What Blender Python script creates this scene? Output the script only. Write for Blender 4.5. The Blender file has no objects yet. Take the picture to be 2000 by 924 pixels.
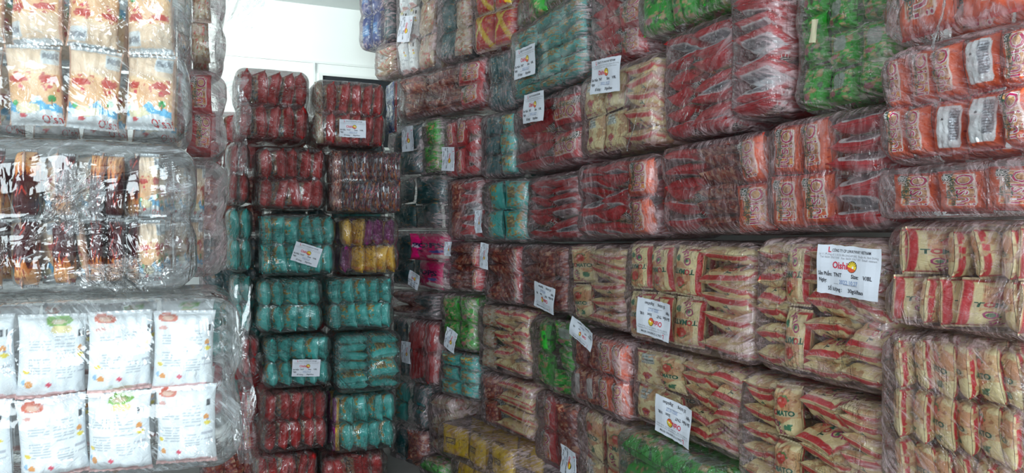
import bpy, math, random
import numpy as np
from mathutils import Vector, Matrix, noise as mnoise

# ------------------------------------------------------------------ camera, world, lights
SC = bpy.context.scene
COL = SC.collection
F = 1450.0; TH = math.atan(620.0 / F); EYE = 1.5; HZ = 456.0
CT, ST = math.cos(TH), math.sin(TH)
cam_d = bpy.data.cameras.new('camera'); cam = bpy.data.objects.new('camera', cam_d); COL.objects.link(cam)
cam_d.sensor_width = 36; cam_d.lens = F / 2000 * 36; cam_d.clip_start = 0.05
cam.location = (0, 0, EYE)
cam.rotation_euler = (math.pi / 2 - math.atan((462 - HZ) / F), 0, -TH)
SC.camera = cam
SC.view_settings.view_transform = 'Standard'
SC.view_settings.look = 'None'
SC.view_settings.gamma = 1.0
SC.view_settings.use_curve_mapping = False
SC.view_settings.exposure = 0.0
SC.cycles.transparent_max_bounces = 16
SC.cycles.max_bounces = 7
SC.cycles.adaptive_threshold = 0.05
W = bpy.data.worlds.new('daylight'); SC.world = W; W.use_nodes = True
bg = W.node_tree.nodes['Background']; bg.inputs[0].default_value = (0.80, 0.90, 1.0, 1); bg.inputs[1].default_value = 0.12

def area(name, loc, target, sx, sy, power, color):
    d = bpy.data.lights.new(name, 'AREA'); d.shape = 'RECTANGLE'; d.size = sx; d.size_y = sy
    d.energy = power; d.color = color
    o = bpy.data.objects.new(name, d); COL.objects.link(o); o.location = loc
    o.rotation_euler = (Vector(target) - Vector(loc)).to_track_quat('-Z', 'Y').to_euler()
    return o
area('doorway_daylight', (-0.95, -2.6, 1.65), (-0.2, 3.0, 1.3), 2.5, 2.3, 255, (0.82, 0.95, 1.0))
sw = area('back_wall_fill', (-1.6, 4.6, 2.95), (1.0, 6.0, 2.93), 1.2, .4, 17, (0.93, 1.0, 0.97)); sw.data.spread = math.radians(70)  # added lamp out of view, brightens the upper back wall; no window modelled
area('right_stack_fill', (-2.6, 0.2, 2.6), (1.6, 2.6, 1.3), 1.6, 1.2, 19, (0.95, 0.97, 1.0))  # added fill lamp out of view, lights the right-hand stack

RND = random.Random(7)

# ------------------------------------------------------------------ materials
def mat(name):
    m = bpy.data.materials.new(name); m.use_nodes = True
    nt = m.node_tree; nt.nodes.clear()
    out = nt.nodes.new('ShaderNodeOutputMaterial')
    return m, nt, out
def N(nt, t, **kw):
    n = nt.nodes.new(t)
    for k, v in kw.items(): setattr(n, k, v)
    return n
def plain(name, col, rough=0.6, scale=6.0, var=0.06, bump=0.05):
    m, nt, out = mat(name)
    p = N(nt, 'ShaderNodeBsdfPrincipled'); p.inputs['Roughness'].default_value = rough
    tc = N(nt, 'ShaderNodeTexCoord'); nz = N(nt, 'ShaderNodeTexNoise'); nz.inputs['Scale'].default_value = scale; nz.inputs['Detail'].default_value = 5
    nt.links.new(tc.outputs['Object'], nz.inputs['Vector'])
    r = N(nt, 'ShaderNodeValToRGB')
    r.color_ramp.elements[0].color = tuple(c * (1 - var) for c in col) + (1,); r.color_ramp.elements[1].color = tuple(min(1, c * (1 + var)) for c in col) + (1,)
    nt.links.new(nz.outputs['Fac'], r.inputs['Fac']); nt.links.new(r.outputs['Color'], p.inputs['Base Color'])
    b = N(nt, 'ShaderNodeBump'); b.inputs['Strength'].default_value = bump
    nt.links.new(nz.outputs['Fac'], b.inputs['Height']); nt.links.new(b.outputs['Normal'], p.inputs['Normal'])
    nt.links.new(p.outputs[0], out.inputs['Surface'])
    return m

def foil_mat():
    m, nt, out = mat('printed_foil')
    p = N(nt, 'ShaderNodeBsdfPrincipled'); a = N(nt, 'ShaderNodeAttribute', attribute_name='Col')
    p.inputs['Roughness'].default_value = 0.33
    nt.links.new(a.outputs['Color'], p.inputs['Base Color']); nt.links.new(a.outputs['Alpha'], p.inputs['Metallic'])
    tc = N(nt, 'ShaderNodeTexCoord'); oi = N(nt, 'ShaderNodeObjectInfo'); add = N(nt, 'ShaderNodeVectorMath', operation='ADD')
    nt.links.new(tc.outputs['Object'], add.inputs[0]); nt.links.new(oi.outputs['Random'], add.inputs[1])
    nz = N(nt, 'ShaderNodeTexNoise'); nz.inputs['Scale'].default_value = 38; nz.inputs['Detail'].default_value = 3; nz.inputs['Distortion'].default_value = 1.5
    nt.links.new(add.outputs[0], nz.inputs['Vector'])
    b = N(nt, 'ShaderNodeBump'); b.inputs['Strength'].default_value = 0.8; b.inputs['Distance'].default_value = 0.004
    nt.links.new(nz.outputs['Fac'], b.inputs['Height']); nt.links.new(b.outputs['Normal'], p.inputs['Normal'])
    nt.links.new(p.outputs[0], out.inputs['Surface'])
    return m
def paper_mat():
    m, nt, out = mat('printed_paper')
    p = N(nt, 'ShaderNodeBsdfPrincipled'); a = N(nt, 'ShaderNodeAttribute', attribute_name='Col')
    p.inputs['Roughness'].default_value = 0.55
    nt.links.new(a.outputs['Color'], p.inputs['Base Color'])
    nt.links.new(p.outputs[0], out.inputs['Surface'])
    return m

def film_mat(name, haze_lo, haze_hi, tint, gloss=2.2, bump=1.0, sc=1.0, gather=0.55, rough=0.13):
    """thin stretch film: clear where taut, milky where several creased layers overlap, glossy creases; reflected haze and glints are put into the colour"""
    m, nt, out = mat(name); L = nt.links.new
    tc = N(nt, 'ShaderNodeTexCoord'); oi = N(nt, 'ShaderNodeObjectInfo')
    mul = N(nt, 'ShaderNodeMath', operation='MULTIPLY'); mul.inputs[1].default_value = 57.0; L(oi.outputs['Random'], mul.inputs[0])
    add = N(nt, 'ShaderNodeVectorMath', operation='ADD'); L(tc.outputs['Object'], add.inputs[0]); L(mul.outputs[0], add.inputs[1])
    # slow direction field: the streaks run diagonally, differently on every bundle
    vr = N(nt, 'ShaderNodeVectorRotate', rotation_type='AXIS_ANGLE'); vr.inputs['Axis'].default_value = (0, 1, 0)
    ang = N(nt, 'ShaderNodeMath', operation='MULTIPLY'); ang.inputs[1].default_value = 3.1; L(oi.outputs['Random'], ang.inputs[0])
    L(add.outputs[0], vr.inputs['Vector']); L(ang.outputs[0], vr.inputs['Angle'])
    def noise(vec, sc, det, dist, stretch=None):
        mp = N(nt, 'ShaderNodeMapping')
        if stretch: mp.inputs['Scale'].default_value = stretch
        L(vec, mp.inputs['Vector'])
        n = N(nt, 'ShaderNodeTexNoise'); n.inputs['Scale'].default_value = sc; n.inputs['Detail'].default_value = det; n.inputs['Distortion'].default_value = dist
        L(mp.outputs[0], n.inputs['Vector']); return n.outputs['Fac']
    def math1(op, a, b=None):
        x = N(nt, 'ShaderNodeMath', operation=op)
        if isinstance(a, float): x.inputs[0].default_value = a
        else: L(a, x.inputs[0])
        if b is not None:
            if isinstance(b, float): x.inputs[1].default_value = b
            else: L(b, x.inputs[1])
        return x.outputs[0]
    streak = noise(vr.outputs[0], 5 * sc, 3, 0.9, (1.0, 1.0, 5.0))
    streak2 = noise(add.outputs[0], 9 * sc, 2, 1.4, (3.5, 2.0, 1.0))
    crumple = noise(add.outputs[0], 7 * sc, 4, 2.4)
    big = noise(add.outputs[0], 4.5, 3, 0.6)
    ridge = math1('ABSOLUTE', math1('SUBTRACT', streak, 0.5))
    ridge2 = math1('ABSOLUTE', math1('SUBTRACT', streak2, 0.5))
    ridge3 = math1('ABSOLUTE', math1('SUBTRACT', crumple, 0.5))
    h = math1('ADD', math1('MULTIPLY', ridge, 1.5), math1('ADD', math1('MULTIPLY', ridge2, 0.9), math1('MULTIPLY', ridge3, 1.0)))
    b = N(nt, 'ShaderNodeBump'); b.inputs['Distance'].default_value = 0.02
    L(h, b.inputs['Height'])
    taut = N(nt, 'ShaderNodeMapRange'); taut.inputs['From Min'].default_value = 0.42; taut.inputs['From Max'].default_value = 0.58; taut.inputs['To Min'].default_value = 0.12 * bump; taut.inputs['To Max'].default_value = bump
    L(noise(add.outputs[0], 6, 2, 1.0), taut.inputs['Value']); L(taut.outputs[0], b.inputs['Strength'])
    # milky patches: layered film, plus reflected haze put into the tint
    hz = math1('ADD', math1('MULTIPLY', big, 0.6), math1('MULTIPLY', streak, 0.4))
    r = N(nt, 'ShaderNodeMapRange'); r.inputs['From Min'].default_value = 0.44; r.inputs['From Max'].default_value = 0.66
    r.inputs['To Min'].default_value = haze_lo; r.inputs['To Max'].default_value = haze_hi
    L(hz, r.inputs['Value'])
    crease_glint = N(nt, 'ShaderNodeMapRange'); crease_glint.inputs['From Min'].default_value = 0.0; crease_glint.inputs['From Max'].default_value = 0.009  # pale lines along the creases: film highlights put into the diffuse colour
    crease_glint.inputs['To Min'].default_value = 0.34; crease_glint.inputs['To Max'].default_value = 0.0
    L(math1('MINIMUM', ridge, ridge3), crease_glint.inputs['Value'])
    ga = N(nt, 'ShaderNodeAttribute', attribute_name='gather')     # where the sheet is drawn together in layers
    fine = noise(vr.outputs[0], 11, 5, 1.8, (1.0, 1.0, 4.0))
    fr_ = N(nt, 'ShaderNodeMapRange'); fr_.inputs['From Min'].default_value = 0.42; fr_.inputs['From Max'].default_value = 0.66; fr_.inputs['To Min'].default_value = 0.25; fr_.inputs['To Max'].default_value = 1.3
    L(fine, fr_.inputs['Value'])
    gath = math1('MULTIPLY', ga.outputs['Fac'], gather)
    haze = math1('MINIMUM', math1('MULTIPLY', math1('ADD', math1('ADD', r.outputs[0], gath), crease_glint.outputs[0]), fr_.outputs[0]), 0.8)
    tr = N(nt, 'ShaderNodeBsdfTransparent'); tr.inputs[0].default_value = (0.95, 0.95, 0.95, 1)
    df = N(nt, 'ShaderNodeBsdfDiffuse'); df.inputs[0].default_value = tint + (1,); L(b.outputs['Normal'], df.inputs['Normal'])
    tl = N(nt, 'ShaderNodeBsdfTranslucent'); tl.inputs[0].default_value = tint + (1,)
    md = N(nt, 'ShaderNodeMixShader'); md.inputs[0].default_value = 0.35; L(df.outputs[0], md.inputs[1]); L(tl.outputs[0], md.inputs[2])
    m1 = N(nt, 'ShaderNodeMixShader'); L(math1('MAXIMUM', haze, 0.0), m1.inputs[0]); L(tr.outputs[0], m1.inputs[1]); L(md.outputs[0], m1.inputs[2])
    gl = N(nt, 'ShaderNodeBsdfGlossy'); gl.inputs['Roughness'].default_value = rough; L(b.outputs['Normal'], gl.inputs['Normal'])
    fr = N(nt, 'ShaderNodeFresnel'); fr.inputs['IOR'].default_value = 1.45; L(b.outputs['Normal'], fr.inputs['Normal'])
    fac = math1('MINIMUM', math1('MULTIPLY', fr.outputs[0], gloss), 0.75)
    m2 = N(nt, 'ShaderNodeMixShader'); L(fac, m2.inputs[0]); L(m1.outputs[0], m2.inputs[1]); L(gl.outputs[0], m2.inputs[2])
    L(m2.outputs[0], out.inputs['Surface'])
    return m

M_FOIL, M_PAPER = foil_mat(), paper_mat()
M_FILM = film_mat('hazed_stretch_film', -0.05, 0.31, (0.82, 0.63, 0.66), 1.05, 1.0, 1.0, .48)  # pink tint: haze reflected on the film, put into its colour
M_FILM_L = film_mat('bright_stretch_film', -0.03, 0.08, (0.80, 0.84, 0.88), 2.0, 1.1, .6, .3, .09)
M_FILM_B = film_mat('taut_stretch_film', -0.03, 0.06, (0.84, 0.86, 0.88), 2.6, 1.7, 1.3, .16, .10)
M_LOOSE = film_mat('loose_gathered_film', 0.10, 0.38, (0.70, 0.71, 0.73), 2.0)
M_KNOT = film_mat('crumpled_film', 0.05, 0.30, (0.80, 0.84, 0.88), 3.2, 1.2)
M_WALL = plain('white_painted_wall', (0.86, 0.9, 0.88), 0.6, 3, 0.02, 0.02)
M_CEIL = plain('white_ceiling', (0.72, 0.76, 0.75), 0.8, 3, 0.02, 0.02)
M_FLOOR = plain('grey_concrete_floor', (0.25, 0.24, 0.23), 0.7, 5, 0.2, 0.2)
M_DARK = plain('dark_glass', (0.03, 0.035, 0.04), 0.15, 5, 0.1, 0.0)
M_WHITE = plain('white_window_frame', (0.8, 0.84, 0.82), 0.4, 5, 0.02, 0.0)

# ------------------------------------------------------------------ small mesh tools
def link(name, me, m, parent=None, loc=(0, 0, 0)):
    o = bpy.data.objects.new(name, me); COL.objects.link(o)
    if m and not me.materials: me.materials.append(m)
    if parent: o.parent = parent
    o.location = loc
    return o
def mesh_from(name, V, Fc, smooth=True, col=None):
    me = bpy.data.meshes.new(name); me.from_pydata([tuple(v) for v in V], [], [tuple(int(i) for i in f) for f in Fc])
    if smooth: me.polygons.foreach_set('use_smooth', [True] * len(me.polygons))
    if col is not None:
        a = me.color_attributes.new('Col', 'FLOAT_COLOR', 'POINT'); a.data.foreach_set('color', np.asarray(col, dtype=np.float32).ravel())
    me.update(); return me
def box_mesh(name, lo, hi):
    x0, y0, z0 = lo; x1, y1, z1 = hi
    V = [(x0, y0, z0), (x1, y0, z0), (x1, y1, z0), (x0, y1, z0), (x0, y0, z1), (x1, y0, z1), (x1, y1, z1), (x0, y1, z1)]
    return mesh_from(name, V, [(0, 3, 2, 1), (4, 5, 6, 7), (0, 1, 5, 4), (1, 2, 6, 5), (2, 3, 7, 6), (3, 0, 4, 7)], False)
def structure(name, lo, hi, m, parent=None):
    o = link(name, box_mesh(name, lo, hi), m, parent)
    if not parent: o['kind'] = 'structure'
    return o

# ------------------------------------------------------------------ the room
CEIL = 3.30; BACK = 6.0; RW = 2.16
structure('floor', (-3.4, -2.9, -0.1), (RW + .2, BACK + .2, 0), M_FLOOR)
structure('ceiling', (-3.4, -2.9, CEIL), (RW + .2, BACK + .2, CEIL + .1), M_CEIL)
structure('wall_back', (-3.4, BACK, 0), (RW + .2, BACK + .15, CEIL), M_WALL)
structure('wall_right', (RW, -2.9, 0), (RW + .15, BACK, CEIL), M_WALL)
structure('wall_left', (-3.4, 2.0, 0), (-3.25, BACK, CEIL), M_WALL)
structure('trim_1', (-3.25, BACK - .012, 2.842), (RW, BACK, 2.860), M_WHITE)
structure('trim_2', (0.86, BACK - .012, 2.0), (0.875, BACK, 2.842), M_WHITE)
w1 = structure('window_1', (0.93, BACK - .02, 2.20), (1.75, BACK - .001, 2.745), M_DARK)
fr_ = link('window_frame', mesh_from('window_frame', *(lambda q: (q[0], q[1]))((
    sum([[(a, BACK - .035, c), (b, BACK - .035, c), (b, BACK, c), (a, BACK, c), (a, BACK - .035, d), (b, BACK - .035, d), (b, BACK, d), (a, BACK, d)]
         for a, b, c, d in [(0.90, 1.78, 2.745, 2.765), (0.90, 1.78, 2.18, 2.20), (0.90, 0.93, 2.2, 2.745), (1.75, 1.78, 2.2, 2.745)]], []),
    sum([[tuple(8 * k + i for i in f) for f in [(0, 3, 2, 1), (4, 5, 6, 7), (0, 1, 5, 4), (1, 2, 6, 5), (2, 3, 7, 6), (3, 0, 4, 7)]] for k in range(4)], []))), smooth=False), M_WHITE, w1)

# ------------------------------------------------------------------ pixel art helpers (print on the packets)
def h2(ix, iy, s):
    n = (ix.astype(np.int64) * 374761393 + iy.astype(np.int64) * 668265263 + s * 1442695041) & 0x7fffffff
    n = ((n ^ (n >> 13)) * 1274126177) & 0x7fffffff
    return ((n ^ (n >> 16)) & 0xffff) / 65535.0
def vnoise(x, y, s=0, octv=2):
    t = 0; amp = 1; tot = 0
    for k in range(octv):
        xi, yi = np.floor(x), np.floor(y); fx, fy = x - xi, y - yi
        fx, fy = fx * fx * (3 - 2 * fx), fy * fy * (3 - 2 * fy)
        a, b = h2(xi, yi, s + k), h2(xi + 1, yi, s + k); c, d = h2(xi, yi + 1, s + k), h2(xi + 1, yi + 1, s + k)
        t = t + amp * ((a * (1 - fx) + b * fx) * (1 - fy) + (c * (1 - fx) + d * fx) * fy); tot += amp; amp *= .5; x, y = x * 2.1, y * 2.1
    return t / tot
class Art:
    """colour of a packet's print over u (across) and v (up); both run from -1 to 1"""
    def __init__(s, U, V, base, met=0.0):
        s.U, s.V = U, V; s.c = np.zeros(U.shape + (4,)); s.c[..., :3] = base; s.c[..., 3] = met
    def put(s, mask, col, met=0.0):
        m = np.clip(mask, 0, 1)[..., None] * 1.0
        s.c = s.c * (1 - m) + np.array(tuple(col) + (met,)) * m
    def rect(s, u0, u1, v0, v1, col, met=0.0, r=0.06):
        cu, cv, hu, hv = (u0 + u1) / 2, (v0 + v1) / 2, abs(u1 - u0) / 2, abs(v1 - v0) / 2
        qx, qy = np.maximum(abs(s.U - cu) - hu + r, 0), np.maximum((abs(s.V - cv) - hv + r), 0)
        s.put(np.hypot(qx, qy) <= r, col, met)
    def ell(s, cu, cv, ru, rv, col, met=0.0, wob=0.0, seed=0):
        d = ((s.U - cu) / ru) ** 2 + ((s.V - cv) / rv) ** 2
        if wob: d = d + wob * (vnoise(s.U * 7, s.V * 9, seed) - .5) * 2
        s.put(d < 1, col, met)
    def blobs(s, f, thr, col, seed, met=0.0, within=None, fy=None):
        m = vnoise(s.U * f, s.V * (fy or f * 1.4), seed) > thr
        if within is not None: m = m & within
        s.put(m, col, met)
    def lines(s, u0, u1, v0, v1, n, col, seed=0, duty=.4):
        inside = (s.U > u0) & (s.U < u1) & (s.V > v0) & (s.V < v1)
        k = (s.V - v0) / (v1 - v0) * n
        s.put(inside & ((k % 1) < duty) & (vnoise(s.U * 22, np.floor(k) * 3.7, seed) > .35), col)
    def bars(s, u0, u1, v0, v1, n, seed=0):
        s.rect(u0, u1, v0, v1, (.85, .85, .85))
        inside = (s.U > u0) & (s.U < u1) & (s.V > v0) & (s.V < v1)
        s.put(inside & (h2(np.floor((s.U - u0) / (u1 - u0) * n), s.U * 0, seed) > .5), (.05, .05, .06))

RED = (.60, .035, .03); CREAM = (.92, .78, .43); TEAL = (.06, .50, .46)
def art_shrimp(U, V, back, sd):
    a = Art(U, V, (.84, .50, .30)); n = vnoise(U * 2, V * 2.5, sd)
    a.put((V > .25) * .75, (.86, .74, .58)); a.put(n * (V < .35) * (V > -.5) * .6, (.93, .70, .36))
    a.blobs(5, .66, (.62, .16, .12), sd + 3, within=(V > -.15) & (V < .3))
    for k, cu in enumerate((-.5, .55)):
        a.ell(cu, .12, .26, .10, (.60, .10, .08), wob=.9, seed=sd + k); a.ell(cu + .02, -.06, .1, .05, (.75, .12, .14), wob=.5, seed=sd + 5)
    a.put(V < -.44 + .08 * np.sin(U * 5 + 1) + .05 * np.sin(U * 11), (.16, .50, .78)); a.ell(-.25, -.60, .45, .14, (.86, .80, .55), wob=.5, seed=sd)
    a.put(V < -.68 + .05 * np.sin(U * 4), (.80, .86, .88), .15)
    a.ell(.62, -.36, .16, .09, (.06, .34, .10), wob=.8, seed=sd + 8); a.rect(.6, .66, -.52, -.36, (.3, .14, .06))
    a.ell(-.72, -.46, .1, .06, (.1, .5, .18)); a.ell(-.45, -.78, .12, .06, (.72, .10, .12), wob=.5)
    a.rect(.35, .95, .50, .86, (.72, .78, .80)); a.lines(.38, .92, .52, .84, 9, (.35, .38, .42), sd)
    a.put(V > .88, (.78, .82, .84), .7)
    if back: a.put(U < -2, RED); a.lines(-.8, .1, .3, .8, 12, (.45, .40, .40), sd)
    a.put(abs(U) > .93, (.72, .46, .34))
    return a.c
def art_brown(U, V, back, sd):
    a = Art(U, V, (.085, .018, .022))
    for k in range(11):
        cu, cv = h2(np.array(k), np.array(1), sd) * 1.8 - .9, h2(np.array(k), np.array(2), sd) * 1.6 - .6
        t = (U - cu) * .9 + (V - cv) * (1.0 if k % 2 else -1.0); w = (U - cu) * .9 - (V - cv) * (1.0 if k % 2 else -1.0)
        a.put((abs(t) < .05) & (abs(w) < .22), (.62, .07, .05))
    m = V < -.45 + .28 * abs(np.sin(U * 6 + sd)); a.put(m, (.72, .24, .06)); a.put(m & (V < -.62 + .2 * abs(np.sin(U * 6 + sd))), (.80, .42, .18))
    a.blobs(6, .68, (.30, .05, .03), sd, within=m)
    a.put(abs(V) > .93, (.6, .62, .64), .9)
    if back: a.rect(-.6, .3, .1, .8, (.78, .80, .82), .3); a.lines(-.55, .25, .15, .75, 12, (.3, .3, .33), sd)
    return a.c
def art_white(U, V, back, sd):
    a = Art(U, V, (.86, .90, .93), 0.0)
    a.lines(-.75, -.1, -.35, .45, 12, (.48, .52, .56), sd, .45); a.lines(.0, .6, .0, .6, 11, (.50, .54, .58), sd + 2, .45); a.lines(.05, .55, -.5, -.15, 5, (.5, .54, .58), sd + 4)
    if sd % 2: a.ell(-.55, .84, .34, .10, (.68, .20, .14), wob=.4, seed=sd); a.ell(-.55, .84, .2, .05, (.80, .52, .40)); a.ell(-.72, .60, .13, .05, (.75, .42, .38), wob=.7)
    else: a.ell(.1, .86, .40, .12, (.24, .50, .10), wob=.5, seed=sd); a.ell(.1, .84, .22, .05, (.70, .60, .42)); a.rect(-.1, .5, .60, .74, (.85, .72, .36))
    a.ell(-.80, -.30, .09, .05, (.85, .65, .10), wob=.6); a.ell(-.7, -.6, .1, .08, (.80, .36, .12), wob=.7, seed=sd); a.rect(-.92, -.8, -.62, -.5, (.35, .55, .75))
    a.bars(.52, .88, .48, .66, 17, sd); a.ell(.78, .22, .09, .07, (.82, .34, .08), wob=.7, seed=2); a.ell(.80, .06, .10, .05, (.85, .68, .08), wob=.7, seed=3); a.rect(.76, .86, .13, .16, (.2, .3, .6))
    a.lines(.62, .94, -.35, -.1, 6, (.5, .52, .58), sd + 1); a.ell(-.15, -.62, .07, .05, (.72, .10, .16), wob=.8, seed=5); a.ell(.3, -.86, .5, .05, (.70, .42, .42), wob=.8, seed=sd)
    a.put(V < -.90, (.80, .52, .50)); a.put(V > .94, (.8, .82, .85), .4)
    return a.c
def art_rback(U, V, back, sd):     # dark red packets of the far stack
    a = Art(U, V, (.46, .011, .013))
    m = (abs(V) < .8) & (abs(U) < .62)
    a.put(m, (.36, .16, .09)); a.blobs(4, .55, (.50, .34, .20), sd, within=m); a.blobs(5, .62, (.10, .06, .06), sd + 4, within=m); a.blobs(6, .70, (.12, .26, .30), sd + 6, within=m)
    a.rect(-.5, -.25, -.5, .6, (.55, .03, .03))
    a.put(abs(V) > .93, (.45, .02, .02), .3)
    if back: a.rect(-.5, .5, -.1, .7, (.70, .70, .70), .7)
    return a.c
def art_teal(U, V, back, sd):
    a = Art(U, V, TEAL)
    m = abs(U) < .70
    a.blobs(4, .60, (.40, .24, .05), sd, within=m); a.blobs(5, .66, (.62, .40, .06), sd + 3, within=m); a.rect(-.55, .0, -.2, .55, (.22, .17, .08)); a.blobs(7, .6, (.5, .36, .12), sd + 9, within=m & (V > -.2) & (V < .55) & (U < 0))
    a.put(abs(V) > .92, (.10, .50, .48), .3)
    if back: a.rect(-.5, .4, -.5, .5, (.55, .66, .64), .6); a.lines(-.45, .35, -.4, .4, 10, (.1, .25, .25), sd)
    return a.c
def art_purple(U, V, back, sd):
    a = Art(U, V, (.26, .012, .16))
    m = (U > -.1) if not back else (U < .3)
    a.put(m, (.75, .42, .02)); a.blobs(9, .80, (.25, .08, .01), sd, within=m); a.ell(.4, -.7, .5, .15, (.60, .22, .04), wob=.5, seed=sd)
    a.blobs(5, .74, (.50, .10, .36), sd + 2, within=~m)
    return a.c
def art_streak(U, V, back, sd):
    a = Art(U, V, (.07, .02, .03)); n = vnoise(U * 9, V * 2, sd)
    a.put(n > .60, (.50, .15, .04)); a.put(n < .30, (.55, .56, .60), .8); a.put((n > .44) & (n < .49), (.42, .03, .05)); a.put((n > .51) & (n < .54), (.10, .06, .16))
    return a.c
def art_red(U, V, back, sd):
    a = Art(U, V, (.60, .022, .032))
    a.blobs(9, .82, (.42, .02, .02), sd)
    if not back:
        a.rect(-.45, .72, -.72, .78, (.90, .74, .66), r=.14); a.rect(-.38, .65, -.68, .74, (.40, .16, .06), r=.12)
        m = (U > -.38) & (U < .65) & (abs(V) < .68)
        a.blobs(6, .50, (.66, .34, .12), sd + 1, within=m); a.blobs(8, .66, (.72, .46, .24), sd + 2, within=m)
        n = vnoise(U * 5, V * 8, sd + 7); a.put((V < -.30) & (V > -.62) & m & (n > .40), (.72, .10, .02)); a.put((V < -.36) & (V > -.58) & m & (n > .62), (.85, .40, .04))
        a.rect(-.60, -.12, .52, .86, (.015, .09, .055), r=.05)
    else:
        a.rect(-.50, .88, -.76, .80, (.86, .88, .90), r=.2); a.rect(.30, .80, -.5, .68, (.42, .43, .47), .5, r=.1); a.lines(.32, .78, -.45, .62, 22, (.16, .16, .18), sd); a.ell(-.10, .30, .08, .05, (.05, .05, .06))
    a.put((abs(V) > .93), (.55, .05, .04))
    return a.c
def art_orange(U, V, back, sd):
    c = art_red(U, V, back, sd); m = (c[..., 0] > .55) & (c[..., 1] < .1)
    c[m, :3] = (.80, .12, .035); return c
def art_tomato(U, V, back, sd):
    a = Art(U, V, CREAM); n = vnoise(U * 2.2, V * 2.6, sd)
    if not back:
        m = (V < .8 + .1 * np.sin(U * 5)) & (V > -.30 + .12 * np.sin(U * 4 + sd)) & (U > -.62); a.put(m, (.74, .36, .18)); a.blobs(4, .54, (.82, .52, .26), sd, within=m); a.blobs(5, .68, (.50, .22, .09), sd + 9, within=m); a.rect(-.8, .95, -.15, .04, (.82, .68, .42))
        a.ell(.12, .44, .40, .19, (.10, .22, .05), wob=.9, seed=sd + 1); a.ell(.12, .38, .36, .20, (.66, .055, .035), wob=.25, seed=sd + 2); a.ell(.02, .44, .12, .06, (.82, .34, .26))
        a.ell(.5, -.55, .25, .12, (.05, .24, .12), wob=1.2, seed=sd + 4); a.ell(-.2, -.45, .2, .08, (.08, .28, .14), wob=1.3, seed=sd + 5)
        a.rect(-.99, -.83, -1, 1, (.66, .03, .04), r=.01)
    else:
        a.rect(-.97, -.80, -1, 1, (.66, .03, .04), r=.01); a.rect(-.4, .5, .3, .85, (.68, .74, .72), .3); a.lines(-.36, .46, .34, .82, 12, (.20, .26, .24), sd); a.blobs(4, .60, (.66, .40, .20), sd)
        a.ell(.1, -.35, .3, .16, (.60, .10, .07), wob=.5, seed=sd)
    a.put(abs(V) > .93, (.84, .72, .48)); a.put((abs(V) > .86) & (U < -.2) & (abs(V) < .93), (.66, .05, .05))
    return a.c
def art_green(U, V, back, sd):
    a = Art(U, V, (.03, .42, .03)); m = abs(U) < .75
    a.blobs(3.2, .60, (.50, .30, .12), sd, within=m & (V > -.5)); a.blobs(5, .66, (.62, .44, .20), sd + 2, within=m); a.blobs(4, .70, (.02, .12, .02), sd + 5)
    a.ell(-.3, -.5, .3, .14, (.46, .14, .16), wob=.7, seed=sd); a.put(abs(V) > .93, (.10, .5, .08), .2)
    if back: a.rect(-.4, .4, -.2, .6, (.40, .48, .42), .3)
    return a.c
def art_yellow(U, V, back, sd):
    a = Art(U, V, (.72, .46, .015)); a.blobs(8, .76, (.22, .10, .01), sd); a.blobs(3, .70, (.55, .30, .05), sd + 1); a.rect(-.5, .3, -.2, .3, (.16, .10, .03)); a.lines(-.4, .2, -.15, .25, 3, (.8, .6, .1), sd); return a.c
def art_pink(U, V, back, sd):
    a = Art(U, V, (.72, .008, .16)); a.ell(.5, -.75, .5, .2, (.86, .80, .74), wob=.6, seed=sd); a.ell(-.6, .1, .25, .2, (.60, .50, .62), wob=.9, seed=sd); a.ell(.5, -.35, .4, .1, (.03, .08, .42), wob=.6, seed=sd + 1)
    a.blobs(6, .68, (.03, .03, .10), sd, within=(abs(U) < .5) & (abs(V) < .4)); return a.c
def art_navy(U, V, back, sd):
    a = Art(U, V, (.01, .045, .22)); a.rect(-.8, .8, -.35, .3, (.02, .16, .42)); a.lines(-.6, .6, -.25, .2, 3, (.5, .62, .80), sd); a.blobs(4, .72, (.42, .46, .5), sd, .5); return a.c
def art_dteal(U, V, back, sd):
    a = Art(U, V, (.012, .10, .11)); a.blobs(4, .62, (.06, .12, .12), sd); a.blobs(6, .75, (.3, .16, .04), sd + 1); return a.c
def art_redyel(U, V, back, sd):
    a = Art(U, V, (.62, .02, .015)); a.put(abs(U * .7 + V * .6 - .1) < .16, (.82, .55, .03)); a.put(abs(U * .7 - V * .5 + .3) < .10, (.85, .66, .08)); a.blobs(5, .70, (.75, .26, .05), sd); a.put(abs(V) > .92, (.66, .55, .4)); return a.c
def art_cream(U, V, back, sd):
    a = Art(U, V, (.58, .50, .36)); a.blobs(4, .58, (.40, .26, .14), sd); a.blobs(5, .68, (.55, .10, .07), sd + 2); a.blobs(6, .74, (.62, .64, .64), sd + 4, .3); return a.c
def art_maroon(U, V, back, sd):
    a = Art(U, V, (.24, .025, .022)); a.blobs(4, .56, (.44, .10, .05), sd); a.blobs(5, .66, (.60, .32, .20), sd + 2); a.blobs(6, .72, (.10, .02, .02), sd + 4)
    if back: a.rect(-.4, .4, -.5, .6, (.6, .55, .54), .3)
    return a.c
ARTS = dict(shrimp=art_shrimp, brown=art_brown, white=art_white, rback=art_rback, teal=art_teal, purple=art_purple, streak=art_streak, red=art_red,
            orange=art_orange, tomato=art_tomato, green=art_green, yellow=art_yellow, pink=art_pink, navy=art_navy, dteal=art_dteal, redyel=art_redyel, cream=art_cream, maroon=art_maroon)

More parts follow.
